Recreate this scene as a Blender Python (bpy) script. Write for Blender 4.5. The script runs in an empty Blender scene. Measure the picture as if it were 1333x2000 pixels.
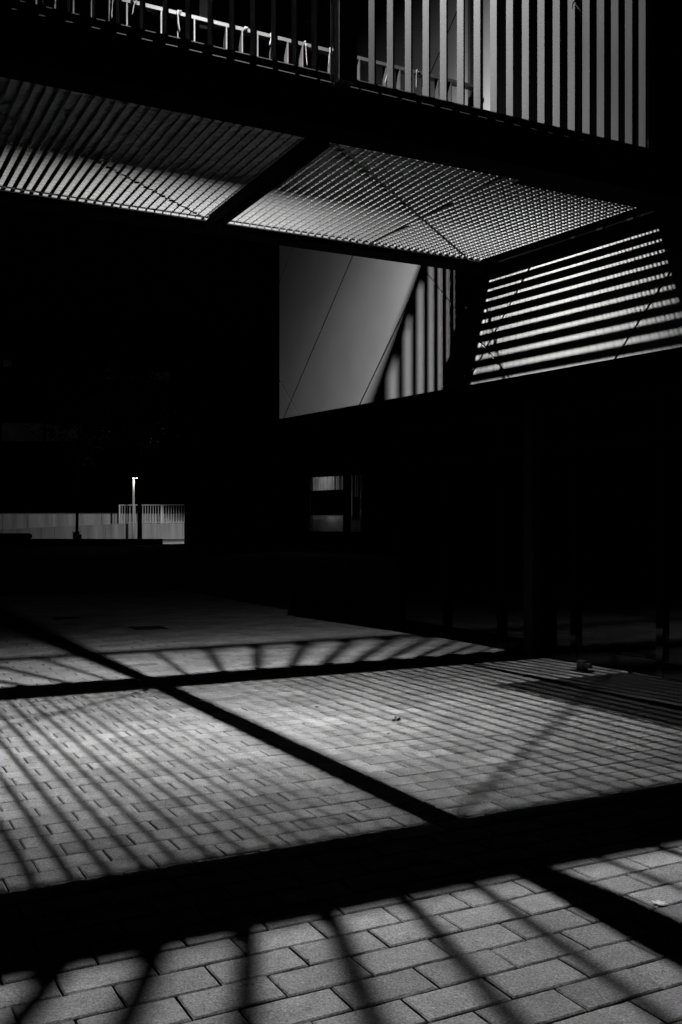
import bpy, math, random
from mathutils import Vector, Matrix
random.seed(7)
sc = bpy.context.scene
col = sc.collection

# ------------------------------------------------------------------ directions of the place
# b runs along the footbridge, n across it (away from the viewer), w along the clad upper storey, m out of it
AB = math.radians(62.4927); b = Vector((math.sin(AB), math.cos(AB), 0)); n = Vector((-b.y, b.x, 0))
w = Vector((-.54903, .83580, 0)); m = Vector((w.y, -w.x, 0))
ROT_B = math.atan2(b.y, b.x)
ROT_W = math.atan2(w.y, w.x)
def T(t, nn, z=0): return t*b + nn*n + Vector((0, 0, z))
Q = 1.0106
def TB(t, nn, z=1): return Q*(t*b + nn*n) + Vector((0, 0, 1+(z-1)*Q))      # bridge coordinates
def W(s, mm, z=0): return s*w + mm*m + Vector((0, 0, z))

# ------------------------------------------------------------------ helpers
class MB:
    def __init__(self): self.v = []; self.f = []; self.c = None
    def add(self, vs, fs):
        k = len(self.v); self.v += [tuple(p) for p in vs]; self.f += [tuple(i+k for i in f) for f in fs]
    def box(self, x0, x1, y0, y1, z0, z1, fn=None, bev=0):
        fn = fn or (lambda x, y, z: (x, y, z))
        P = [fn(x, y, z) for z in (z0, z1) for y in (y0, y1) for x in (x0, x1)]
        self.add(P, [(0,2,3,1), (4,5,7,6), (0,1,5,4), (2,6,7,3), (0,4,6,2), (1,3,7,5)])
    def prism(self, prof, a0, a1, fn):          # profile polygon swept from a0 to a1
        k = len(prof)
        P = [fn(a0, p, q) for p, q in prof] + [fn(a1, p, q) for p, q in prof]
        self.add(P, [tuple(range(k))[::-1], tuple(range(k, 2*k))] + [(i, (i+1) % k, k+(i+1) % k, k+i) for i in range(k)])
    def tube(self, pts, r, seg=8, cap=True):
        pts = [Vector(p) for p in pts]; rs = r if isinstance(r, (list, tuple)) else [r]*len(pts)
        rings = []
        for i, p in enumerate(pts):
            d = (pts[min(i+1, len(pts)-1)] - pts[max(i-1, 0)]).normalized()
            a = d.orthogonal().normalized(); c = d.cross(a)
            rings.append([p + rs[i]*(math.cos(2*math.pi*j/seg)*a + math.sin(2*math.pi*j/seg)*c) for j in range(seg)])
        k = len(self.v)
        for rg in rings: self.v += [tuple(q) for q in rg]
        for i in range(len(rings)-1):
            for j in range(seg):
                a0 = k+i*seg+j; a1 = k+i*seg+(j+1) % seg
                self.f.append((a0, a1, a1+seg, a0+seg))
        if cap:
            self.f.append(tuple(k+j for j in range(seg))[::-1])
            self.f.append(tuple(k+(len(rings)-1)*seg+j for j in range(seg)))
    def cyl(self, c, r, h, seg=24):
        c = Vector(c); self.tube([c, c+Vector((0, 0, h))], r, seg)
    def mesh(self, name, mat, smooth=False):
        me = bpy.data.meshes.new(name); me.from_pydata(self.v, [], self.f); me.validate(); me.update()
        if mat: me.materials.append(mat)
        if smooth:
            for p in me.polygons: p.use_smooth = True
        return me
    def build(self, name, mat, parent=None, smooth=False, fix=True):
        me = self.mesh(name, mat, smooth)
        if fix:
            import bmesh
            bm = bmesh.new(); bm.from_mesh(me); bmesh.ops.recalc_face_normals(bm, faces=bm.faces); bm.to_mesh(me); bm.free()
        o = bpy.data.objects.new(name, me); col.objects.link(o)
        if parent:
            o.parent = parent; o.matrix_parent_inverse = parent_world(parent).inverted()
        return o
def parent_world(p):
    M = p.matrix_basis.copy()
    q = p
    while q.parent:
        M = q.parent.matrix_basis @ q.matrix_parent_inverse @ M if False else (q.parent.matrix_basis @ q.matrix_parent_inverse @ M)
        q = q.parent
    return M
def tag(o, label=None, cat=None, group=None, kind=None):
    if label: o['label'] = label
    if cat: o['category'] = cat
    if group: o['group'] = group
    if kind: o['kind'] = kind
    return o
def empty(name, loc, label, cat, group=None):
    o = bpy.data.objects.new(name, None); col.objects.link(o); o.location = loc; o.empty_display_size = .1
    return tag(o, label, cat, group)
def copies(me, name, places, parent, rot=0):
    """one object per place, sharing a mesh; places are world positions"""
    L = parent_world(parent).inverted(); first = None
    for p in places:
        if first is None:
            o = bpy.data.objects.new(name, me); first = o
        else: o = first.copy()
        col.objects.link(o); o.parent = parent; o.matrix_parent_inverse = L
        o.location = p; o.rotation_euler = (0, 0, rot)
BF = lambda x, y, z: T(x, y, z)                      # box axes = (t, n, z)
BB = lambda x, y, z: TB(x, y, z)
WF = lambda x, y, z: W(x, y, z)                      # box axes = (s, m, z)

# ------------------------------------------------------------------ materials
def mat(name, val, rough=.6, metal=0., spec=.5, noise=None, bump=None):
    """noise = (scale, low factor, high factor); bump = (scale, strength)"""
    M = bpy.data.materials.new(name); M.use_nodes = True; nt = M.node_tree; N = nt.nodes; Lk = nt.links
    p = N['Principled BSDF']; p.inputs['Roughness'].default_value = rough; p.inputs['Metallic'].default_value = metal
    p.inputs['Specular IOR Level'].default_value = spec
    p.inputs['Base Color'].default_value = (val, val, val, 1)
    tc = N.new('ShaderNodeTexCoord')
    if noise:
        tx = N.new('ShaderNodeTexNoise'); tx.inputs['Scale'].default_value = noise[0]; tx.inputs['Detail'].default_value = 6
        mp = N.new('ShaderNodeMapping'); Lk.new(tc.outputs['Object'], mp.inputs[0]); Lk.new(mp.outputs[0], tx.inputs['Vector'])
        if len(noise) > 3: mp.inputs['Scale'].default_value = noise[3]
        mr = N.new('ShaderNodeMapRange'); mr.inputs['From Min'].default_value = .3; mr.inputs['From Max'].default_value = .7
        mr.inputs['To Min'].default_value = val*noise[1]; mr.inputs['To Max'].default_value = val*noise[2]
        Lk.new(tx.outputs['Fac'], mr.inputs['Value']); Lk.new(mr.outputs[0], p.inputs['Base Color'])
    if bump:
        t2 = N.new('ShaderNodeTexNoise'); t2.inputs['Scale'].default_value = bump[0]; t2.inputs['Detail'].default_value = 4
        Lk.new(tc.outputs['Object'], t2.inputs['Vector'])
        bp = N.new('ShaderNodeBump'); bp.inputs['Strength'].default_value = bump[1]; bp.inputs['Distance'].default_value = .01
        Lk.new(t2.outputs['Fac'], bp.inputs['Height']); Lk.new(bp.outputs[0], p.inputs['Normal'])
    return M
def emit(name, val, noise=None):
    M = bpy.data.materials.new(name); M.use_nodes = True; nt = M.node_tree; N = nt.nodes; Lk = nt.links
    p = N['Principled BSDF']; p.inputs['Base Color'].default_value = (.1, .1, .1, 1)
    p.inputs['Emission Color'].default_value = (1, 1, 1, 1); p.inputs['Emission Strength'].default_value = val
    if noise:
        tc = N.new('ShaderNodeTexCoord'); mp = N.new('ShaderNodeMapping'); mp.inputs['Scale'].default_value = noise[1]
        tx = N.new('ShaderNodeTexNoise'); tx.inputs['Scale'].default_value = noise[0]
        mr = N.new('ShaderNodeMapRange'); mr.inputs['From Min'].default_value = .3; mr.inputs['From Max'].default_value = .7
        mr.inputs['To Min'].default_value = val*.55; mr.inputs['To Max'].default_value = val*1.3
        Lk.new(tc.outputs['Object'], mp.inputs[0]); Lk.new(mp.outputs[0], tx.inputs['Vector'])
        Lk.new(tx.outputs['Fac'], mr.inputs['Value']); Lk.new(mr.outputs[0], p.inputs['Emission Strength'])
    return M

def paver_material():
    M = bpy.data.materials.new('concrete_paver'); M.use_nodes = True; nt = M.node_tree; N = nt.nodes; Lk = nt.links
    p = N['Principled BSDF']; p.inputs['Roughness'].default_value = .85; p.inputs['Specular IOR Level'].default_value = .25
    tc = N.new('ShaderNodeTexCoord')
    at = N.new('ShaderNodeAttribute'); at.attribute_name = 'tone'
    def nz(s, d=3, r=.6):
        t = N.new('ShaderNodeTexNoise'); t.inputs['Scale'].default_value = s; t.inputs['Detail'].default_value = d; t.inputs['Roughness'].default_value = r
        Lk.new(tc.outputs['Object'], t.inputs['Vector']); return t
    def rng(src, a, c, lo, hi):
        r = N.new('ShaderNodeMapRange'); r.inputs['From Min'].default_value = a; r.inputs['From Max'].default_value = c
        r.inputs['To Min'].default_value = lo; r.inputs['To Max'].default_value = hi; Lk.new(src, r.inputs['Value']); return r.outputs[0]
    def mul(a, c):
        x = N.new('ShaderNodeMath'); x.operation = 'MULTIPLY'; Lk.new(a, x.inputs[0]); Lk.new(c, x.inputs[1]); return x.outputs[0]
    fine = nz(330, 2, .7); mid = nz(26, 4); big = nz(3.1, 3)
    v = mul(rng(fine.outputs['Fac'], .25, .75, .45, 1.5), rng(mid.outputs['Fac'], .25, .75, .8, 1.18))
    v = mul(v, rng(big.outputs['Fac'], .3, .7, .74, 1.15))
    gr = nz(150, 2, .6); v = mul(v, rng(gr.outputs['Fac'], .3, .7, .6, 1.4))
    st = nz(11, 5, .7); v = mul(v, rng(st.outputs['Fac'], .62, .72, 1., .72)); v = mul(v, at.outputs['Fac'])
    vo = N.new('ShaderNodeTexVoronoi'); vo.inputs['Scale'].default_value = 330; Lk.new(tc.outputs['Object'], vo.inputs['Vector'])
    sep = N.new('ShaderNodeSeparateColor'); Lk.new(vo.outputs['Color'], sep.inputs[0])
    chip = N.new('ShaderNodeMath'); chip.operation = 'GREATER_THAN'; chip.inputs[1].default_value = .962; Lk.new(sep.outputs[0], chip.inputs[0])
    add = N.new('ShaderNodeMath'); add.operation = 'MULTIPLY_ADD'; add.inputs[1].default_value = .14; Lk.new(chip.outputs[0], add.inputs[0]); Lk.new(v, add.inputs[2])
    Lk.new(add.outputs[0], p.inputs['Base Color'])
    bp = N.new('ShaderNodeBump'); bp.inputs['Strength'].default_value = .35; bp.inputs['Distance'].default_value = .0003
    Lk.new(fine.outputs['Fac'], bp.inputs['Height']); Lk.new(bp.outputs[0], p.inputs['Normal'])
    return M

M_PAVE = paver_material()
M_GROUND = mat('dark_grit', .025, .95, noise=(9, .6, 1.5), bump=(60, .3))
M_BLACK = mat('matt_black_steel', .004, .9, spec=0)
M_DARK = mat('dark_painted_steel', .022, .8, spec=0.02, noise=(30, .8, 1.2))
M_FIN = mat('galvanised_slat', .10, .55, .0, noise=(14, .86, 1.12, (1, 1, .25)), bump=(160, .08))
M_POST = mat('weathered_steel_post', .16, .6, noise=(40, .7, 1.3, (1, 1, .5)), bump=(60, .1))
M_RAIL = mat('pale_rail_steel', .06, .5, noise=(20, .9, 1.1))
M_GRATE = mat('galvanised_grating', .30, .5, noise=(70, .75, 1.2))
M_CLAD = mat('pale_metal_cladding', .50, .45, noise=(5, .95, 1.05), bump=(240, .03))
M_RIVET = mat('cladding_rivet', .5, .4)
M_BACK = mat('dark_wall_backing', .02, .9, spec=0)
M_SOFFIT = mat('dark_soffit', .015, .9, spec=0)
M_FRAME = mat('black_window_frame', .012, .6, spec=.05)
M_GLASS = mat('dark_glass', .003, .06, spec=.42)
M_REFLECTION = mat('grey_reflection', .06, .6, noise=(12, .8, 1.2, (1, 1, .3)))
M_POSTER = mat('grey_poster', .16, .7, noise=(16, .4, 1.3))
M_LAMPBODY = mat('lamp_housing', .05, .5)
M_LENS = emit('lamp_lens', 6.)
M_LEAF = mat('dry_leaf', .62, .8, noise=(60, .75, 1.15))
M_LEAFD = mat('dark_leaf', .06, .8)
M_IRON = mat('cast_iron', .03, .6, noise=(60, .6, 1.4))
M_MAT = mat('steel_foot_grille', .07, .6, noise=(90, .5, 1.5))
M_TAPE = mat('torn_white_tape', .14, .6, noise=(40, .8, 1.1))
M_CONC = mat('streaked_concrete', .34, .9, noise=(2.2, .6, 1.2, (1, 1, .12)), bump=(8, .2))
M_CONC2 = mat('streaked_concrete_grey', .24, .9, noise=(2.0, .55, 1.25, (1, 1, .1)), bump=(8, .2))
M_COPE = mat('dark_coping', .05, .8)
M_POLE = mat('lamp_pole', .22, .5)
M_RAMP = mat('ramp_rail_steel', .5, .5)
M_BARK = mat('bark', .04, .9, noise=(6, .6, 1.4))
M_FOLI = mat('foliage', .05, .7, noise=(3, .5, 1.5))
M_RENDER = mat('dark_render', .04, .9, noise=(1.5, .6, 1.4))
M_TIMBER = mat('dark_timber', .03, .9)
M_ROOM = mat('room_wall', .4, .8, noise=(3, .7, 1.2))
M_PAPER = mat('pale_desk', .7, .6)
M_DIM = emit('dim_window', .0016, (1., (1, 1, 1)))

LAMP_W = 30.
# ------------------------------------------------------------------ lamp position in the bridge
LT, LN, LZ = 1.905, 4.583, 4.79
M0 = 4.28                       # plane of the clad wall

# ------------------------------------------------------------------ ground and paving
g = MB(); R = 400
g.add([(-R, -R, -.014), (R, -R, -.014), (R, R, -.014), (-R, R, -.014)], [(0, 1, 2, 3)])
tag(g.build('ground', M_GROUND), kind='structure')

PL, PW = .2113, .1137          # paver pitch along and across
def paving():
    v = []; f = []; tone = []
    j = .0017; jn = .0023; bev = .0042; dep = .03
    r0 = -28; r1 = 110
    for r in range(r0, r1):
        nn0 = 2.1526 + r*PW
        off = 1.295 + (PL*.5 if r % 2 else 0)
        off += random.uniform(-.004, .004)
        k0 = int((-3.2-off)/PL)
        for k in range(k0, 60):
            t0 = off + k*PL; t1 = t0 + PL
            tmax = 3.745 if nn0 < 5.03 else 4.87
            if t0 > tmax - .02: break
            t1 = min(t1, tmax)
            if t1 - t0 < .03: continue
            a0, a1, c0, c1 = t0+j+random.uniform(0, .0009), t1-j-random.uniform(0, .0009), nn0+jn*(1 if nn0 < 5.5 else 1.6)+random.uniform(0, .001), nn0+PW-jn-random.uniform(0, .001)
            z = random.uniform(-.0011, .0011); sx = random.uniform(-.006, .006); sy = random.uniform(-.008, .008)
            cx, cy = (a0+a1)/2, (c0+c1)/2
            k = len(v); near = nn0 < 5.5 and t0 > -.6
            if near: base = [(x/6, 0) for x in range(6)] + [(1, y/3) for y in range(3)] + [(1-x/6, 1) for x in range(6)] + [(0, 1-y/3) for y in range(3)]
            else: base = [(0, 0), (1, 0), (1, 1), (0, 1)]
            N = len(base); jt = .0009 if near else 0
            chip = {q for q in range(N) if near and random.random() < .035}
            for ring in range(3):
                e, zz = ((0, -dep), (.0004, -bev*.8), (bev, 0))[ring]
                for q, (p0, q0) in enumerate(base):
                    x = a0+(a1-a0)*p0; y = c0+(c1-c0)*q0
                    ee = e + (random.uniform(-jt, jt) if ring else 0) + (random.uniform(.002, .005) if q in chip and ring == 2 else 0)
                    x += ee*((p0 == 0)-(p0 == 1)); y += ee*((q0 == 0)-(q0 == 1))
                    v.append(tuple(T(x, y, z+zz+(x-cx)*sx+(y-cy)*sy)))
            f.append(tuple(range(k+2*N, k+3*N)))
            for q in (0, N):
                for i in range(N): f.append((k+q+i, k+q+(i+1) % N, k+q+N+(i+1) % N, k+q+N+i))
            tn = random.gauss(.285, .034)*(.82 if random.random() < .06 else 1); tone += [tn]*(3*N)
    me = bpy.data.meshes.new('pavement'); me.from_pydata(v, [], f); me.update()
    a = me.attributes.new('tone', 'FLOAT', 'POINT'); a.data.foreach_set('value', tone)
    me.materials.append(M_PAVE)
    o = bpy.data.objects.new('pavement', me); col.objects.link(o); tag(o, kind='structure')
paving()

# ------------------------------------------------------------------ footbridge
FB = empty('footbridge', TB(1.865, 4.43, 2.62), 'raised steel footbridge with open grating floor, vertical slats and a low rail', 'footbridge')
T0 = -3.6
def tend(nn): return (4.36 - .1009*nn)/.9949
def sweep(prof, t0, t1): 
    mb = MB(); mb.prism(prof, t0, t1, lambda a, p, q: TB(a, p, q)); return mb
# near edge beam: channel with an outer ledge and a chamfered top edge that catches the lamp light
near = [(3.60, 2.62), (3.755, 2.62), (3.755, 2.632), (3.68, 2.636), (3.68, 2.665), (3.66, 2.67), (3.66, 2.84), (3.611, 2.84), (3.6065, 2.834), (3.6065, 2.795), (3.588, 2.795), (3.582, 2.788), (3.582, 2.772), (3.60, 2.772)]
sweep(near, T0, 4.0).build('edge_beam', M_DARK, FB)
far = [(5.125, 2.62), (5.27, 2.62), (5.27, 2.84), (5.22, 2.84), (5.22, 2.655), (5.125, 2.65)]
sweep(far, T0, 3.83).build('edge_beam', M_DARK, FB)
# angle that carries the grating on the far side (bright inner lip)
sweep([(5.112, 2.652), (5.125, 2.652), (5.125, 2.662), (5.112, 2.662)], T0, 3.68).build('grating_ledge', M_GRATE, FB)
# cross beams
def xbeam(tc, wd=.066):
    mb = MB(); mb.box(tc-wd/2, tc+wd/2, 3.756, 5.124, 2.60, 2.650, BB)
    mb.box(tc-wd*.12, tc+wd*.12, 3.756, 5.124, 2.6505, 2.71, BB)
    mb.build('cross_beam', M_DARK, FB)
xbeam(1.868); xbeam(-1.2)
mb = MB(); mb.box(2.95, 3.98, 3.757, 3.875, 2.65, 2.656, BB); mb.build('edge_plate', M_DARK, FB)
mb = MB(); mb.prism([(M0-.09, 2.668), (M0-.006, 2.668), (M0-.006, 2.705), (M0-.09, 2.705)], 3.25, 5.02, lambda a, p, q: W(a, p, q)); mb.build('end_angle', M_DARK, FB)
# flat diagonal braces under the grating
def brace(t0, n0, t1, n1, wd=.013, z=2.70):
    A = Q*T(t0, n0); B = Q*T(t1, n1); d = (B-A).normalized(); s = Vector((-d.y, d.x, 0))*wd/2
    mb = MB(); P = [A-s, B-s, B+s, A+s]
    mb.add([p+Vector((0, 0, 1+(z-1)*Q)) for p in P] + [p+Vector((0, 0, 1+(z+.012-1)*Q)) for p in P], [(3,2,1,0), (4,5,6,7), (0,1,5,4), (1,2,6,5), (2,3,7,6), (3,0,4,7)])
    mb.build('brace', M_DARK, FB)
brace(1.775, 3.70, 3.50, 5.10); brace(1.826, 5.10, .05, 3.70); brace(-.02, 3.74, -1.15, 4.6)
# grating: tall bearing bars across, low cross bars along, in two bays
GP, GX = .0445, .0228
def grating(ta, tb, last=False):
    mb = MB()
    k0 = math.ceil((ta-2.043)/GP); k1 = math.floor(((4.0 if last else tb)-2.043)/GP)
    if not last:
        for k in range(k0, k1+1):
            t = 2.043 + k*GP
            mb.box(t-.0012, t+.0012, 3.682, 5.112, 2.6585, 2.6975, BB)
    else:                                               # the bay by the building is cut parallel to its wall
        mm = (M0-.095)/Q - .001
        tm = lambda nn: (mm-.1009*nn)/.9949
        while tm(3.70) > ta + .012:
            n1 = min(5.112, (mm-.9949*(ta+.003))/.1009)
            P = [(tm(3.682)-.0012, 3.682), (tm(3.682)+.0012, 3.682), (tm(n1)+.0012, n1), (tm(n1)-.0012, n1)]
            mb.add([TB(x, y, 2.6585) for x, y in P] + [TB(x, y, 2.6975) for x, y in P], [(3,2,1,0), (4,5,6,7), (0,1,5,4), (1,2,6,5), (2,3,7,6), (3,0,4,7)])
            mm -= GP
    nn = 3.69; q = 0
    while nn < 5.1:
        te = ((M0-.095)/Q-.1009*nn)/.9949 if last else tb
        if q % 2: mb.box(ta, te, nn-.0006, nn+.0006, 2.6612, 2.698, BB)     # thin filler bars
        else: mb.box(ta, te, nn-.0017, nn+.0017, 2.6588, 2.698, BB)         # full height bars
        nn += GX; q += 1
    # edge flats
    mb.box(ta-.0014, ta+.0014, 3.663, 5.111, 2.6634, 2.6936, BB)
    if not last: mb.box(tb-.0014, tb+.0014, 3.663, 5.111, 2.6634, 2.6936, BB)
    mb.build('grating_panel', M_GRATE, FB, fix=False)
grating(2.86, 3.7, True); grating(1.905, 2.855); grating(-1.16, 1.832); grating(-3.5, -1.24)
# vertical slats on the near side, standing on the beam
FZ = 4.75
mb = MB(); mb.box(-.0082, 0, .003, .053, 0, (FZ-2.842)*Q)
bevme = mb.mesh('slat', M_FIN)
slat_t = [2.043 + .0893*k for k in range(-62, 18)]
slat_t = [t for t in slat_t if not (1.80 < t < 1.90) and not (-1.27 < t < -1.1)]
copies(bevme, 'slat', [TB(t, 3.6065, 2.842) for t in slat_t], FB, ROT_B)
mb = MB(); mb.box(-2.9, 3.6, 3.6, 3.67, 4.76, 4.86, BB); mb.build('top_beam', M_DARK, FB)
mb = MB(); mb.box(-2.9, 3.72, 5.20, 5.27, 4.76, 4.86, BB); mb.build('top_beam', M_DARK, FB)
# posts and portal beams
def ipost(t0, t1, n0, n1, M, thin=False):
    mb = MB(); mb.box(t0, t1, n0, n1, 2.842, 4.759, BB); mb.build('post', M, FB)
mb = MB(); PR = [(1.815, 3.50), (1.893, 3.50), (1.880, 3.578), (1.828, 3.578)]
mb.add([TB(x, y, 2.77) for x, y in PR] + [TB(x, y, 4.759) for x, y in PR], [(3,2,1,0), (4,5,6,7), (0,1,5,4), (1,2,6,5), (2,3,7,6), (3,0,4,7)]); mb.build('post', M_POST, FB)
mb = MB(); mb.box(1.835, 1.873, 3.579, 3.599, 2.78, 2.83, BB); mb.build('post_bracket', M_DARK, FB)
ipost(1.84, 1.89, 5.225, 5.268, M_BLACK)
ipost(-1.22, -1.15, 3.602, 3.675, M_DARK); ipost(-1.22, -1.15, 5.215, 5.268, M_DARK)
for tc in (1.868, -1.19):
    mb = MB(); mb.box(tc-.03, tc+.03, 3.671, 5.199, 4.79, 4.86, BB); mb.build('portal_beam', M_DARK, FB)
# pale strips added as lit edges of the portal post and bridge end
mb = MB(); mb.tube([TB(1.826, 3.592, 2.80), TB(1.826, 3.592, 4.758)], .0045, 8); mb.build('lit_edge_strip', M_FIN, FB)
mb = MB(); mb.box(3.585, 3.60, 3.602, 3.625, 2.842, 4.758, BB); mb.build('lit_edge_strip', M_FIN, FB)
mb = MB(); mb.box(3.601, 3.85, 3.604, 3.635, 2.842, 4.758, BB); mb.build('end_plate', M_DARK, FB)
# far end post
mb = MB(); mb.box(3.655, 3.72, 5.20, 5.268, 2.842, 4.758, BB); mb.build('post', M_DARK, FB)
mb = MB(); mb.box(3.645, 3.654, 5.235, 5.246, 2.842, 4.758, BB); mb.build('lit_edge_strip', M_FIN, FB)  # pale strip added as the lit face of the end post
# low rail on the far side
RL = MB(); RL.box(T0+.6, 3.64, 5.162, 5.206, 3.752, 3.772, BB)
RL = RL.build('railing', M_RAIL, FB)
mb = MB(); mb.box(-.0038, .0038, -.022, .022, 0, (3.7515-2.842)*Q)
copies(mb.mesh('baluster', M_RAIL), 'baluster', [TB(1.8816 + .0928*k, 5.184, 2.842) for k in range(-52, 19)], RL, ROT_B)
FBrail = RL

# ceiling lamp under the portal beam
CL = empty('ceiling_lamp', T(LT, LN, 4.86), 'slim trough downlight fixed under the portal beam of the footbridge', 'lamp')
mb = MB(); mb.box(LT-.30, LT+.30, LN-.05, LN+.05, LZ+.037, LZ+.08, BF); mb.build('lamp_body', M_BLACK, CL)
# measured-style light distribution of the downlight (candela against angle from straight down)
ANG = [0, 10, 20, 28, 34, 40, 46, 52, 58, 64, 70, 76, 83, 90]
K0 = [1000, 800, 500, 430, 560, 660, 620, 440, 230, 90, 45, 24, 8, 0]              # towards the clad wall
K18 = [1000, 800, 510, 440, 560, 640, 560, 370, 180, 80, 42, 20, 7, 0]
K30 = [1000, 820, 560, 470, 500, 410, 270, 155, 80, 40, 15, 8, 3, 0]
K45 = [1000, 860, 660, 530, 410, 275, 160, 92, 40, 18, 9, 5, 2, 0]
KN = [1000, 920, 700, 470, 300, 90, 20, 12, 14, 9, 7, 4, 2, 0]                    # across, far side
KB = [1000, 1000, 900, 760, 640, 560, 450, 300, 180, 90, 60, 35, 10, 0]            # away from the wall
KF = [1000, 900, 640, 500, 380, 260, 180, 120, 80, 50, 30, 15, 5, 0]               # across, near side
KS = [1000, 850, 560, 400, 330, 210, 120, 80, 50, 30, 20, 10, 4, 0]                # near side towards the wall
CD = {0: K0, 15: K18, 25: KS, 40: KS, 60: KF, 90: KF, 135: KF, 180: KB, 225: KN, 270: KN, 315: K45, 330: K30, 342: K18, 360: K0}
ies = bpy.data.texts.new('downlight.ies')
ies.write('IESNA:LM-63-1995\nTILT=NONE\n1 1000 1.0 %d %d 1 2 0 0 0\n1 1 100\n%s\n%s\n%s\n' % (len(ANG), len(CD), ' '.join(map(str, ANG)), ' '.join(map(str, CD)), '\n'.join(' '.join(map(str, CD[c])) for c in CD)))
ld = bpy.data.lights.new('downlight', 'POINT'); ld.shadow_soft_size = .0145; ld.energy = LAMP_W/3
ld.use_nodes = True; lnt = ld.node_tree; iesn = lnt.nodes.new('ShaderNodeTexIES'); iesn.mode = 'INTERNAL'; iesn.ies = ies
lnt.links.new(iesn.outputs[0], lnt.nodes['Emission'].inputs['Strength'])
for dn in (-.024, 0, .024):                            # three small emitters in a row
    lo = bpy.data.objects.new('downlight', ld); col.objects.link(lo); lo.location = T(LT, LN+dn, LZ); lo.rotation_euler = (0, 0, ROT_B + math.pi/2); lo.parent = CL; lo.matrix_parent_inverse = parent_world(CL).inverted()
mb = MB(); mb.cyl(T(LT, LN, LZ+.026), .05, .010, 16); mb.build('lamp_reflector', M_GRATE, CL, True)

# ------------------------------------------------------------------ torn tape caught on the rail
def ribbon(t, kind):
    p0 = TB(t, 5.158, 3.774); r = MB(); rnd = random.Random(int(t*1000))
    # knot: crumpled loop round the bar
    pts = []
    for i in range(9):
        a = i/8*2*math.pi
        pts.append(p0 + b*(.008*math.cos(a)+rnd.uniform(-.004, .004)) + Vector((0, 0, -.010+.011*math.sin(a))) + n*rnd.uniform(-.004, .001))
    r.tube(pts, [.003+.005*rnd.random() for _ in pts], 6)
    for q in range(kind):
        L = rnd.uniform(.06, .13); pts = []; ws = []
        x = rnd.uniform(-.012, .012); dx = rnd.uniform(-.25, .25)
        for i in range(8):
            pts.append(p0 + b*(x+dx*L*i/7+rnd.uniform(-.0015, .0015)) + n*(-.004+rnd.uniform(-.002, .002)) + Vector((0, 0, -.012-L*i/7)))
            ws.append((.0024+.002*rnd.random())*(1 if i < 7 else .5))
        r.tube(pts, ws, 5)
    return r.build('torn_tape', M_TAPE, None, True)
tapes = [(1.06, 1, 'scrap of white tape on the low rail, farthest left one at the picture top'),
         (1.345, 1, 'thin white tape tied to the rail in the third gap from the left edge'),
         (1.455, 1, 'white tape strip hanging from the rail beside a slender baluster on the left'),
         (1.70, 1, 'short white tape on the rail just left of the dark rail gap'),
         (2.085, 0, 'plain tape knot without a tail on the lit rail left of the post'),
         (2.245, 3, 'big white tape knot with three long tails on the lit rail'),
         (2.452, 1, 'white tape with one straight tail on the rail, second from the portal post'),
         (2.62, 1, 'white tape with a thin twisted tail hanging right beside the portal post'),
         (3.005, 2, 'pair of bright tape tails on the rail behind the first slats right of the post'),
         (3.21, 1, 'single bright tape tail on the rail behind the slats near the diagonal seam')]
for t, k, l in tapes: tag(ribbon(t, k), l, 'tape', 'white tape scraps tied on the bridge rail')

# ------------------------------------------------------------------ clad upper storey and its glazed ground floor
UB = empty('clad_building', W(5, 6, 0), 'building with a pale metal clad upper storey over a dark glazed ground floor', 'building')
ZB, ZT, S0, S1, M0 = 1.921, 7.2, -1.2, 7.49, 4.28
OP = (3.05, 4.73, 2.66, 5.1)                        # opening for the bridge (s0, s1, z0, z1)
def clip(poly, a, c, d):                             # keep a*s + c*z <= d
    out = []
    for i in range(len(poly)):
        p, q = poly[i], poly[(i+1) % len(poly)]
        fp = a*p[0]+c*p[1]-d; fq = a*q[0]+c*q[1]-d
        if fp <= 0: out.append(p)
        if (fp < 0 < fq) or (fq < 0 < fp):
            k = fp/(fp-fq); out.append((p[0]+k*(q[0]-p[0]), p[1]+k*(q[1]-p[1])))
    return out
GAP = .0065
fa = [6.0-1.32*k for k in range(5, 0, -1)] + [6.0, 7.37, 8.713, 9.971, 11.236, 12.53, 13.83, 15.13, 16.5]   # z + 1.085 s
fb = [-7.8, -5.24, -2.69, -.14, 2.41, 4.96, 9.2]                                             # z - 1.0 s
la = math.hypot(1, 1.085); lb = math.hypot(1, 1.0)
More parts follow.
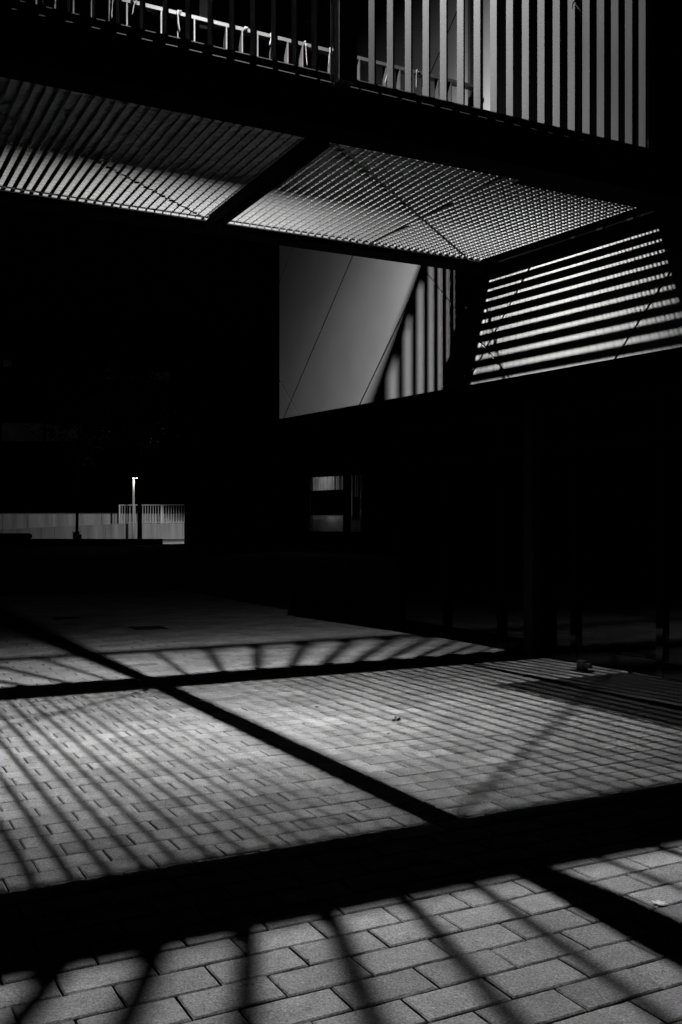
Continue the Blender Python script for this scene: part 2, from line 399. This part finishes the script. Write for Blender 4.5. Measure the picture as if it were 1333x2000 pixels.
for i in range(len(fa)-1):
    for j in range(len(fb)-1):
        pl = [(S0, ZB), (S1, ZB), (S1, ZT), (S0, ZT)]
        pl = clip(pl, 1.085, 1, fa[i+1]-GAP*la); pl = clip(pl, -1.085, -1, -fa[i]-GAP*la) if pl else pl
        pl = clip(pl, -1.0, 1, fb[j+1]-GAP*lb) if pl else pl
        pl = clip(pl, 1.0, -1, -fb[j]-GAP*lb) if pl else pl
        if len(pl) < 3: continue
        pieces = [clip(pl, 1, 0, OP[0]), clip(pl, -1, 0, -OP[1])]
        mid = clip(clip(pl, -1, 0, -OP[0]), 1, 0, OP[1]) if clip(pl, -1, 0, -OP[0]) else []
        if len(mid) > 2: pieces += [clip(mid, 0, 1, OP[2]), clip(mid, 0, -1, -OP[3])]
        mb = MB(); ok = False
        for q in pieces:
            if len(q) < 3: continue
            ar = abs(sum(q[e][0]*q[(e+1) % len(q)][1]-q[(e+1) % len(q)][0]*q[e][1] for e in range(len(q))))/2
            if ar < 1e-4: continue
            ok = True; k = len(q)
            P = [W(s, M0, z) for s, z in q] + [W(s, M0+.012, z) for s, z in q]
            mb.add(P, [tuple(range(k)), tuple(range(k, 2*k))] + [(e, (e+1) % k, k+(e+1) % k, k+e) for e in range(k)])
        if not ok: continue
        pan = mb.build('cladding_panel', M_CLAD, UB)
        # rivets along the seams, set in from the panel edge
        rv = MB()
        for e in range(len(pl)):
            A = Vector((pl[e][0], pl[e][1], 0)); B = Vector((pl[(e+1) % len(pl)][0], pl[(e+1) % len(pl)][1], 0)); Ln = (B-A).length
            if Ln < .2: continue
            cen = Vector((sum(p[0] for p in pl)/len(pl), sum(p[1] for p in pl)/len(pl), 0))
            d = (B-A).normalized(); nr = Vector((-d.y, d.x, 0)); nr = nr if nr.dot(cen-A) > 0 else -nr
            cnt = max(1, int(Ln/.42))
            for q in range(cnt):
                c = A + d*(Ln*(q+.5)/cnt) + nr*.03
                if OP[0]-.02 < c.x < OP[1]+.02 and OP[2]-.02 < c.y < OP[3]+.02: continue
                if not (S0+.02 < c.x < S1-.02 and ZB+.02 < c.y < ZT): continue
                ring = lambda r, h: [W(c.x+r*math.cos(a*math.pi/4), M0-h, c.y+r*math.sin(a*math.pi/4)) for a in range(8)]
                rv.add(ring(.007, -.001)+ring(.0055, .0025)+ring(.002, .004), [(x, (x+1) % 8, 8+(x+1) % 8, 8+x) for x in range(8)] + [(8+x, 8+(x+1) % 8, 16+(x+1) % 8, 16+x) for x in range(8)] + [tuple(range(16, 24))])
        if rv.v: rv.build('rivets', M_RIVET, pan, True)
# backing wall with the opening, end wall, roof
mb = MB()
y0, y1 = M0+.013, M0+.12
mb.box(S0, OP[0], y0, y1, ZB, ZT, WF); mb.box(OP[1], S1-.002, y0, y1, ZB, ZT, WF)
mb.box(OP[0], OP[1], y0, y1, ZB, OP[2], WF); mb.box(OP[0], OP[1], y0, y1, OP[3], ZT, WF)
mb.build('wall', M_BACK, UB)
mb = MB(); mb.box(S1-.014, S1, y0+.002, 9.5, ZB+.001, ZT-.002, WF); mb.build('end_cladding', M_CLAD, UB)
mb = MB(); mb.box(S0, S1-.016, y1+.001, 9.5, ZB+.012, ZB+.06, WF); mb.build('soffit', M_SOFFIT, UB)
mb = MB(); mb.box(S0, S1-.016, y1+.001, 9.5, ZT-.06, ZT, WF); mb.build('roof', M_SOFFIT, UB)
mb = MB(); mb.box(S0, S1-.016, 9.4, 9.5, ZB+.061, ZT-.061, WF); mb.build('rear_wall', M_BACK, UB)
# recess and glazed door at the bridge end
mb = MB()
mb.box(OP[0]-.05, OP[0], y1+.001, 5.2, OP[2], OP[3], WF); mb.box(OP[1], OP[1]+.05, y1+.001, 5.2, OP[2], OP[3], WF)
mb.box(OP[0]-.05, OP[1]+.05, y1+.001, 5.3, OP[2]-.06, OP[2]-.001, WF)
mb.build('recess', M_BACK, UB)
dr = MB()
sx = [OP[0]+.01, 3.35, 3.65, 3.95, 4.23, 4.48, OP[1]-.01]
for s in sx: dr.box(s-.025, s+.025, 4.95, 5.01, OP[2]+.002, OP[3]-.04, WF)
for z in (OP[2]+.003, OP[3]-.10): 
    for a, c in zip(sx[:-1], sx[1:]): dr.box(a+.0255, c-.0255, 4.955, 5.005, z, z+.055, WF)
DR = dr.build('bridge_door', M_FRAME, UB)
mb = MB()
for a, c in zip(sx[:-1], sx[1:]): mb.box(a+.026, c-.026, 4.975, 4.985, OP[2]+.06, OP[3]-.11, WF)
mb.build('pane', M_GLASS, DR)
mb = MB()
mb.tube([W(3.85, 4.93, 3.45), W(3.85, 4.93, 4.1)], .012, 8); mb.tube([W(4.05, 4.93, 3.45), W(4.05, 4.93, 4.1)], .012, 8)
mb.build('handle', M_FIN, DR)

# ground floor shop front under the overhang: t = 4.98 plane
GT = 4.92
fr = MB(); edges = [-2.0, -.8, .4, 1.5, 2.5, 3.25, 4.0, 4.85, 5.7, 6.6, 7.4, 8.2]
for e in edges: fr.box(GT-.03, GT+.04, e-.03, e+.03, 0.0, ZB, BF)
for a, c in zip(edges[:-1], edges[1:]):
    for z0, z1 in ((0.0, .10), (1.55, 1.62), (ZB-.06, ZB)): fr.box(GT-.02, GT+.03, a+.0305, c-.0305, z0, z1, BF)
SF = fr.build('shop_front', M_FRAME, UB)
for a, c in zip(edges[:-1], edges[1:]):
    mb = MB(); mb.box(GT, GT+.01, a+.032, c-.032, .101, 1.549, BF); mb.box(GT, GT+.01, a+.032, c-.032, 1.621, ZB-.061, BF); mb.build('pane', M_GLASS, SF)
mb = MB(); mb.box(GT+.4, 9.0, -2, 8.2, 0, ZB, BF); mb.build('dark_interior', M_BACK, UB)
mb = MB(); mb.box(GT-.12, GT-.04, 6.06, 6.17, 0, ZB, BF); mb.build('reflection_strip', M_REFLECTION, UB)  # grey upright added to stand in for a reflection in the glass
mb = MB(); mb.tube([T(GT-.06, 3.36, .55), T(GT-.06, 3.36, 1.25)], .012, 8); mb.build('door_handle', M_FIN, UB)
# posters on the glass
def poster(n0, n1, z0, z1, label):
    mb = MB(); mb.box(GT-.004, GT-.001, n0, n1, z0, z1, BF); tag(mb.build('poster', M_POSTER), label, 'poster', 'posters on the dark shop front glass')
poster(4.25, 4.62, 1.02, 1.30, 'landscape grey poster on the dark glass right of the grey reflection strip')
poster(3.42, 3.72, .92, 1.34, 'upright grey poster on the dark glass at the right picture edge')

# foot grilles and their frames in front of the door
def grille(t0, t1, n0, n1, name, label):
    r = empty(name, T((t0+t1)/2, (n0+n1)/2, 0), label, 'floor grille', 'foot grilles by the shop front')
    mb = MB()
    for a in (t0, t1-.008): mb.box(a, a+.008, n0, n1, -.03, .001, BF)
    for c in (n0, n1-.008): mb.box(t0+.0081, t1-.0081, c, c+.008, -.03, .001, BF)
    mb.build('frame', M_COPE, r)
    mb = MB(); x = n0+.02
    while x < n1-.02: mb.box(t0+.009, t1-.009, x, x+.006, -.022, -.002, BF); x += .016
    x = t0+.03
    while x < t1-.03: mb.box(x, x+.004, n0+.009, n1-.009, -.024, -.006, BF); x += .04
    mb.build('bars', M_MAT, r)
grille(3.755, 4.232, 1.8, 5.06, 'foot_grille', 'dark steel foot grille flush with the pavers under the overhang edge')
grille(4.244, 4.875, 1.8, 5.06, 'foot_grille', 'dark steel foot grille close against the dark shop front')
# door stop on the grille
DS = empty('door_stop', T(4.606, 5.26, 0), 'small dark metal door stop block on the floor before the shop front', 'door stop')
mb = MB(); mb.box(4.586, 4.626, 5.24, 5.31, .0, .075, BF); mb.build('block', M_IRON, DS)
mb = MB(); mb.box(4.556, 4.656, 5.21, 5.34, .0005, .008, BF); mb.box(4.591, 4.621, 5.19, 5.239, .03, .06, BF); mb.build('base_plate', M_IRON, DS)

# ------------------------------------------------------------------ things lying on the paving
def leaf(t, nn, size, rot, M, label, lobes=7, curl=.25, z=.002):
    mb = MB(); rnd = random.Random(int(t*977)); c = T(t, nn, z)
    pts = []; N2 = lobes*4
    for i in range(N2):
        a = 2*math.pi*i/N2
        r = size*(.52+.36*abs(math.cos(a*lobes/2))**1.6*(1.15+.35*math.cos(a)))*rnd.uniform(.9, 1.1)
        pts.append((r*math.cos(a), r*math.sin(a)*.8))
    def h(x, y): return size*curl*((y/size)**2*1.2 + .18*math.sin(9*x/size) + .25*(x/size)**2)
    cr, sr = math.cos(rot), math.sin(rot)
    P = [c + Vector((cr*x-sr*y, sr*x+cr*y, h(x, y))) for x, y in pts] + [c + Vector((0, 0, .001))]
    Q = [p + Vector((0, 0, .0012)) for p in P]
    k = N2+1
    mb.add(P+Q, [(i, N2, (i+1) % N2) for i in range(N2)] + [(k+i, k+(i+1) % N2, k+N2) for i in range(N2)] + [(i, (i+1) % N2, k+(i+1) % N2, k+i) for i in range(N2)])
    mb.tube([c+Vector((-cr*size*.4, -sr*size*.4, .003)), c+Vector((-cr*size*1.5, -sr*size*1.5-.002, .006))], [.0009, .0006], 5)
    return tag(mb.build('fallen_leaf', M, None, True), label, 'leaf', 'fallen leaves on the paving')
leaf(1.955, 1.935, .026, 2.4, M_LEAF, 'pale jagged maple leaf lying beside the post shadow near the front')
leaf(2.60, 4.385, .032, .4, M_LEAFD, 'dark curled leaf lying on the lit pavers right of the beam shadow', 5, .7)
leaf(2.40, 4.12, .010, 1.4, M_LEAFD, 'tiny dark leaf crumb just below the curled leaf on lit pavers', 4, .5)
leaf(2.47, 4.09, .009, .3, M_LEAFD, 'tiny dark leaf crumb to the right of another crumb on lit pavers', 4, .5)
leaf(1.475, 3.81, .013, .9, M_LEAFD, 'small dark leaf on bright pavers left of the diagonal beam shadow', 4, .6)
leaf(2.40, 4.90, .016, 2.0, M_LEAFD, 'small dark leaf on the far lit pavers above the curled leaf', 5, .6)
leaf(1.20, 4.55, .010, 2.0, M_LEAFD, 'speck sized dark leaf on the bright pavers at the left', 4, .6)
leaf(.985, 2.06, .006, 1.0, M_LEAFD, 'round dark speck of leaf on the front paver row', 4, .6)
def manhole(t, nn, L, label):
    r = empty('manhole_cover', T(t, nn, 0), label, 'manhole cover', 'manhole covers in the dim far paving')
    mb = MB(); mb.box(t-L, t+L, nn-L*.8, nn+L*.8, .0035, .0055, BF); mb.build('frame', M_COPE, r)
    mb = MB(); mb.box(t-L*.88, t+L*.88, nn-L*.7, nn+L*.7, .0056, .009, BF)
    for i in range(6):
        for j2 in range(5): mb.box(t-L*.8+i*L*.3, t-L*.8+i*L*.3+L*.12, nn-L*.6+j2*L*.26, nn-L*.6+j2*L*.26+L*.1, .0091, .012, BF)
    mb.build('lid', M_IRON, r)
manhole(2.80, 9.44, .16, 'rectangular dark manhole cover, the nearer of two in the dim paving')
manhole(2.32, 10.84, .14, 'faint dark manhole cover, the farther of two in the dim paving')
# dry twig caught on a slat
mb = MB(); c = T(3.11, 3.59, 3.42)
mb.tube([c+Vector((0, 0, .06)), c, c+b*.02+Vector((0, 0, -.03)), c+b*.018+Vector((0, 0, -.055))], [.02, .014, .004, .0015], 7)
mb.tube([c+Vector((0, 0, .03)), c-b*.03+Vector((0, 0, .0)), c-b*.035+Vector((0, 0, -.03))], [.006, .003, .0015], 6)
tag(mb.build('dried_twig', M_LEAFD, None, True), 'dark dried twig caught on a slat of the bridge at the picture top', 'twig')

# ------------------------------------------------------------------ ivy clad building beyond
IB0 = Vector((-7.58, 48., 0)); d1 = Vector((.6275, -.7786, 0)); d2 = Vector((d1.y*-1, d1.x, 0)); d2 = Vector((.7786, .6275, 0))
IF = lambda x, y, z: IB0 + x*d1 + y*d2 + Vector((0, 0, z))
IB = empty('plastered_building', IF(12, 4, 0), 'dark plastered building with one dimly lit window behind the overhang', 'building')
WZ0, WZ1 = .757, 2.93
mb = MB()
mb.box(0, 9.85, 0, .3, 0, 9.3, IF); mb.box(13.45, 30, 0, .3, 0, 9.3, IF)
mb.box(9.85, 13.45, 0, .3, 0, WZ0-.05, IF); mb.box(9.85, 13.45, 0, .3, WZ1+.05, 9.3, IF)
mb.box(0, 30, .301, 10, 9.15, 9.3, IF); mb.box(0, .3, .301, 10, 0, 9.149, IF)
mb.build('wall', M_RENDER, IB)
fr = MB()
fr.box(9.851, 9.89, .05, .15, WZ0-.049, WZ1+.049, IF); fr.box(12.13, 12.50, .05, .15, WZ0-.049, WZ1+.049, IF); fr.box(13.33, 13.449, .05, .15, WZ0-.049, WZ1+.049, IF)
for a, c in ((9.8905, 12.1295), (12.5005, 13.3295)):
    fr.box(a, c, .06, .14, WZ0-.049, WZ0, IF); fr.box(a, c, .06, .14, WZ1, WZ1+.049, IF)
WN = fr.build('window', M_FRAME, IB)
mb = MB(); mb.box(9.8905, 12.1295, .16, .19, 1.43, 2.40, IF); mb.box(9.8905, 12.1295, .155, .195, 1.40, 1.4295, IF); mb.build('dark_blind', M_BACK, WN)
mb = MB(); mb.box(12.51, 12.9, .2, .23, 1.2, 2.1, IF); mb.box(13.05, 13.325, .2, .23, WZ0, 2.3, IF); mb.build('dark_cabinet', M_BACK, WN)
mb = MB(); mb.box(9.7, 13.6, -.06, -.001, WZ0-.11, WZ0-.051, IF); mb.build('sill', M_FRAME, WN)
RM = MB(); RM.box(7.75, 13.55, 2.4, 2.5, .5, 3.2, IF); RM.box(7.65, 7.749, .301, 2.5, .5, 3.2, IF); RM.box(13.551, 13.65, .301, 2.5, .5, 3.2, IF)
RM.box(7.75, 13.55, .301, 2.399, 3.1, 3.2, IF); RM.box(7.75, 13.55, .301, 2.399, .5, .6, IF); RM.build('room', M_ROOM, WN)
cu = MB(); N2 = 170; P = []
for i in range(N2+1):
    x = 8.0 + 4.2*i/N2; y = 1.3 + .05*math.sin(i*.9) + .03*math.sin(i*.37+1)
    P += [IF(x, y, .62), IF(x, y, 3.08)]
cu.add(P, [(2*i, 2*i+2, 2*i+3, 2*i+1) for i in range(N2)]); cu.build('curtain', M_ROOM, WN, True, fix=False)
mb = MB(); mb.box(8.6, 10.1, .8, 1.2, .601, 1.25, IF); mb.box(10.112, 11.6, .8, 1.2, .601, 1.36, IF); mb.build('cupboard', M_ROOM, WN)
mb = MB(); mb.box(12.5, 13.04, .6, 1.6, .601, 1.0, IF); mb.box(12.55, 12.8, .9, .95, 1.001, 1.12, IF); mb.build('desk', M_PAPER, WN)
for x, y, z, pw in ((9.7, .62, 2.9, 8.), (10.6, .45, 1.75, 3.), (12.7, .7, 1.15, .5)):
    L = bpy.data.lights.new('room_light', 'POINT'); L.energy = pw; L.shadow_soft_size = .05
    o = bpy.data.objects.new('room_light', L); col.objects.link(o); o.location = IF(x, y, z); o.parent = WN; o.matrix_parent_inverse = parent_world(WN).inverted()
iv = MB()
for i in range(5200):
    x = random.uniform(0, 22); z = random.uniform(2.2, 9.5)
    if 9.6 < x < 13.7 and z < 3.3: continue
    if random.random() > .35+.65*(z/9.5): continue
    c = IF(x, -random.uniform(.02, .25), z); s = random.uniform(.06, .13)
    u = Vector((random.gauss(0, 1), random.gauss(0, 1), random.gauss(0, 1))).normalized(); v_ = u.orthogonal().normalized()
    iv.add([c-u*s, c+v_*s*.6, c+u*s, c-v_*s*.6], [(0, 1, 2, 3)])
tag(iv.build('ivy', M_FOLI, None, fix=False), 'dark ivy covering the upper wall of the plastered building', 'climbing plant')

# ------------------------------------------------------------------ retaining walls, ramp rail, lamps, trees far left
ZW = 72.
def px(x, y): return (x-667)/1944.*y
rwl = MB()                                             # lower wall follows the ramp
xs = [-30 + 1.85*k for k in range(12)] + [-7.8]
def topz(x): return .70 + (x+24.7)/(px(232, ZW)+24.7)*.42 if x < px(232, ZW) else 1.12
LW = empty('retaining_wall', (-16, ZW, 0), 'lower streaked concrete retaining wall rising with the ramp', 'wall', None)
for a, c in zip(xs[:-1], xs[1:]):
    rwl = MB(); a += .012; c -= .012
    P = [(a, ZW, 0), (c, ZW, 0), (c, ZW, topz(c)), (a, ZW, topz(a))]; Q = [(p[0], ZW+.3, p[2]) for p in P]
    rwl.add(P+Q, [(0,1,2,3), (4,5,6,7), (0,1,5,4), (1,2,6,5), (2,3,7,6), (3,0,4,7)]); rwl.build('wall_panel', M_CONC2, LW)
mb = MB(); mb.add([(-30, ZW+.05, 0), (-7.8, ZW+.05, 0), (-7.8, ZW+.05, topz(-8)-.02), (px(232, ZW), ZW+.05, 1.1), (-30, ZW+.05, topz(-30)-.02),
                   (-30, ZW+.25, 0), (-7.8, ZW+.25, 0), (-7.8, ZW+.25, topz(-8)-.02), (px(232, ZW), ZW+.25, 1.1), (-30, ZW+.25, topz(-30)-.02)],
                  [(0,1,2,3,4), (5,6,7,8,9)] + [(i, (i+1) % 5, 5+(i+1) % 5, 5+i) for i in range(5)]); mb.build('core', M_COPE, LW)
UW = empty('retaining_wall', (-16, ZW+2.6, 0), 'upper streaked concrete retaining wall behind the ramp', 'wall')
for a, c in zip([x+.9 for x in xs[:-1]], [x+.9 for x in xs[1:]]):
    mb = MB(); mb.box(a+.02, c-.02, ZW+2.6, ZW+2.9, 0, 1.86); mb.build('wall_panel', M_CONC, UW)
mb = MB(); mb.box(-29, -6.9, ZW+2.66, ZW+2.86, 0, 1.84); mb.build('core', M_COPE, UW)
mb = MB(); mb.box(-29.2, -6.8, ZW+2.56, ZW+2.94, 1.861, 1.93); mb.build('coping', M_COPE, UW)
mb = MB(); P = [(-30, ZW+.31, topz(-30)-.16), (px(232, ZW), ZW+.31, .98), (-7, ZW+.31, .98), (-7, ZW+2.59, .98), (px(232, ZW), ZW+2.59, .98), (-30, ZW+2.59, topz(-30)-.16)]
mb.add(P, [(0, 1, 4, 5), (1, 2, 3, 4)]); tag(mb.build('ramp', M_COPE, fix=False), kind='structure')
GR = empty('ramp_railing', (px(295, ZW), ZW+.15, 1.12), 'pale steel railing with upright bars on the lower retaining wall', 'railing')
x0r, x1r = px(233, ZW), -8.0
mb = MB(); mb.tube([(x0r, ZW+.15, 2.47), (x1r, ZW+.15, 2.49)], .03, 8); mb.build('top_rail', M_RAMP, GR)
mb = MB(); mb.tube([(x0r, ZW+.15, 1.22), (x1r, ZW+.15, 1.22)], .02, 6); mb.build('bottom_rail', M_RAMP, GR)
mb = MB(); mb.box(-.014, .014, -.014, .014, 0, 1.24); bme = mb.mesh('bar', M_RAMP)
k = int((x1r-x0r)/.187); copies(bme, 'bar', [Vector((x0r+.187*i, ZW+.15, 1.225)) for i in range(1, k)], GR)
mb = MB(); mb.box(-.045, .045, -.045, .045, 0, 1.38); bme = mb.mesh('post', M_RAMP); copies(bme, 'post', [Vector((x0r, ZW+.15, 1.12)), Vector((px(316, ZW), ZW+.15, 1.12))], GR)

def street_lamp(x, y, h, label, power, spot=150, aim=(0, 0)):
    r = empty('street_lamp', (x, y, 0), label, 'street lamp')
    mb = MB(); mb.tube([(x, y, 0), (x, y, 1.0), (x, y, h)], [.085, .085, .075], 12); mb.build('pole', M_POLE, r, True)
    hd = MB(); hd.box(x-.10, x+.36, y-.08, y+.08, h+.03, h+.12); hd.tube([(x, y, h), (x, y, h+.03)], .05, 10); H = hd.build('lamp_head', M_LAMPBODY, r)
    mb = MB(); mb.box(x-.08, x+.08, y-.084, y+.06, h+.012, h+.029); mb.box(x+.16, x+.34, y-.084, y+.06, h+.012, h+.029); mb.build('lens', M_LENS, H)
    if power:
        L = bpy.data.lights.new('street_light', 'SPOT'); L.energy = power; L.spot_size = math.radians(spot); L.spot_blend = .12; L.shadow_soft_size = .12
        o = bpy.data.objects.new('street_light', L); col.objects.link(o); o.location = (x+.22, y-.15, h); o.parent = r; o.matrix_parent_inverse = parent_world(r).inverted()
        o.rotation_euler = (math.radians(aim[0]), 0, math.radians(aim[1]))
street_lamp(px(261, 70), 70, 4.30, 'slim pale street lamp with a lit head before the retaining wall', 60, 150)
street_lamp(-8.1, 55., 5.0, 'slim pale street lamp standing behind the corner of the plastered building', 13000, 82, (45, 35))

def tree(x, y, h, rtrunk, label, seed, crown_r=2.0, base=3.0):
    r = empty('tree', (x, y, 0), label, 'tree'); rd = random.Random(seed)
    mb = MB(); pts = [(x+rd.uniform(-.04, .04)*i, y, h*i/6) for i in range(7)]
    mb.tube(pts, [rtrunk*(1.15-.13*i) for i in range(7)], 10)
    tips = []
    for i in range(11):
        z = rd.uniform(base, h*.95); a = rd.uniform(0, 6.28); L = crown_r*rd.uniform(.5, .95)
        p = Vector((x, y, z)); q = p + Vector((math.cos(a)*L, math.sin(a)*L, L*.5)); mb.tube([p, (p+q)/2+Vector((0, 0, .1)), q], [rtrunk*.35, rtrunk*.2, rtrunk*.07], 6); tips += [q, (p+q)/2]
    mb.build('trunk', M_BARK, r, True)
    cr = MB()
    for i in range(3200):
        t = rd.choice(tips); c = t + Vector((rd.gauss(0, .45), rd.gauss(0, .45), rd.gauss(.1, .4))); s = rd.uniform(.05, .11)
        u = Vector((rd.gauss(0, 1), rd.gauss(0, 1), rd.gauss(0, 1))).normalized(); v_ = u.orthogonal().normalized()
        cr.add([c-u*s, c+v_*s*.6, c+u*s, c-v_*s*.6], [(0, 1, 2, 3)])
    cr.build('crown', M_FOLI, r, fix=False)
tree(px(273, 53.9), 53.9, 9.0, .115, 'dark tree whose trunk stands beside the lit street lamp', 3, 2.2, 5.2)
tree(px(150, 52), 52, 7.8, .075, 'slim dark tree before the retaining wall at the left', 5, 2.0, 4.2)
# low dark bed edge with log and box in front of the walls
mb = MB(); mb.box(-34, px(310, 52), 51.5, 53.2, 0, .28); tag(mb.build('planter', M_RENDER), 'low dark planter edge in front of the lit retaining wall', 'planter')
mb = MB(); pts = [(-24, 51.9, .44), (px(54, 51.9), 51.9, .44), (px(62, 51.9), 51.9, .44)]
mb.tube([(-24, 51.9, .435), (px(50, 51.9), 51.9, .435), (px(58, 51.9), 51.9, .435), (px(62, 51.9), 51.9, .435)], [.155, .155, .145, .09], 16)
tag(mb.build('log', M_TIMBER, None, True), 'dark round log lying on the planter at the left picture edge', 'log')
mb = MB(); xb = px(149, 51.7); mb.box(xb-.16, xb+.12, 51.62, 51.86, .281, .62); mb.box(xb-.19, xb+.15, 51.6, 51.88, .621, .66); mb.box(xb+.121, xb+.24, 51.66, 51.84, .281, .53)
tag(mb.build('utility_box', M_TIMBER), 'small dark utility box at the foot of the slim tree', 'utility box')

# far dark building at the left with dim windows
FBD = empty('office_block', (-40, 112, 0), 'far dark office block with faint windows beyond the retaining wall', 'building')
mb = MB(); mb.box(-80, -17, 110, 122, 0, 24); mb.build('wall', M_BACK, FBD)
for xa, xb_, ya, yb in ((4, 84, 861, 826), (90, 160, 861, 828), (6, 21, 716, 702), (206, 219, 725, 717), (206, 262, 740, 735), (290, 330, 742, 726)):
    y = 109.8; f = y/1944
    mb = MB(); mb.box((xa-667)*f, (xb_-667)*f, y, y+.15, 1+(1026-ya)*f, 1+(1026-yb)*f); mb.build('window', M_DIM, FBD)

# ------------------------------------------------------------------ night sky
wd = bpy.data.worlds.new('World'); sc.world = wd; wd.use_nodes = True
nt = wd.node_tree; sky = nt.nodes.new('ShaderNodeTexSky'); sky.sky_type = 'NISHITA'; sky.sun_disc = False
sky.sun_elevation = math.radians(-4); sky.sun_rotation = math.radians(200)
hs = nt.nodes.new('ShaderNodeHueSaturation'); hs.inputs['Saturation'].default_value = 0
nt.links.new(sky.outputs[0], hs.inputs['Color']); nt.links.new(hs.outputs[0], nt.nodes['Background'].inputs[0])
nt.nodes['Background'].inputs[1].default_value = .004

# ------------------------------------------------------------------ camera and view
cd = bpy.data.cameras.new('camera'); cam = bpy.data.objects.new('camera', cd); col.objects.link(cam)
cam.location = (0, 0, 1); cam.rotation_euler = (math.radians(90), 0, 0)
cd.sensor_fit = 'HORIZONTAL'; cd.sensor_width = 24; cd.lens = 1944/1333*24; cd.shift_y = 26/1333; cd.shift_x = -.5/1333
cd.clip_start = .05; cd.clip_end = 1000
sc.camera = cam
sc.view_settings.view_transform = 'Standard'; sc.view_settings.look = 'None'; sc.view_settings.gamma = 1; sc.view_settings.exposure = 0
sc.cycles.use_denoising = True
sc.cycles.max_bounces = 5; sc.cycles.diffuse_bounces = 0
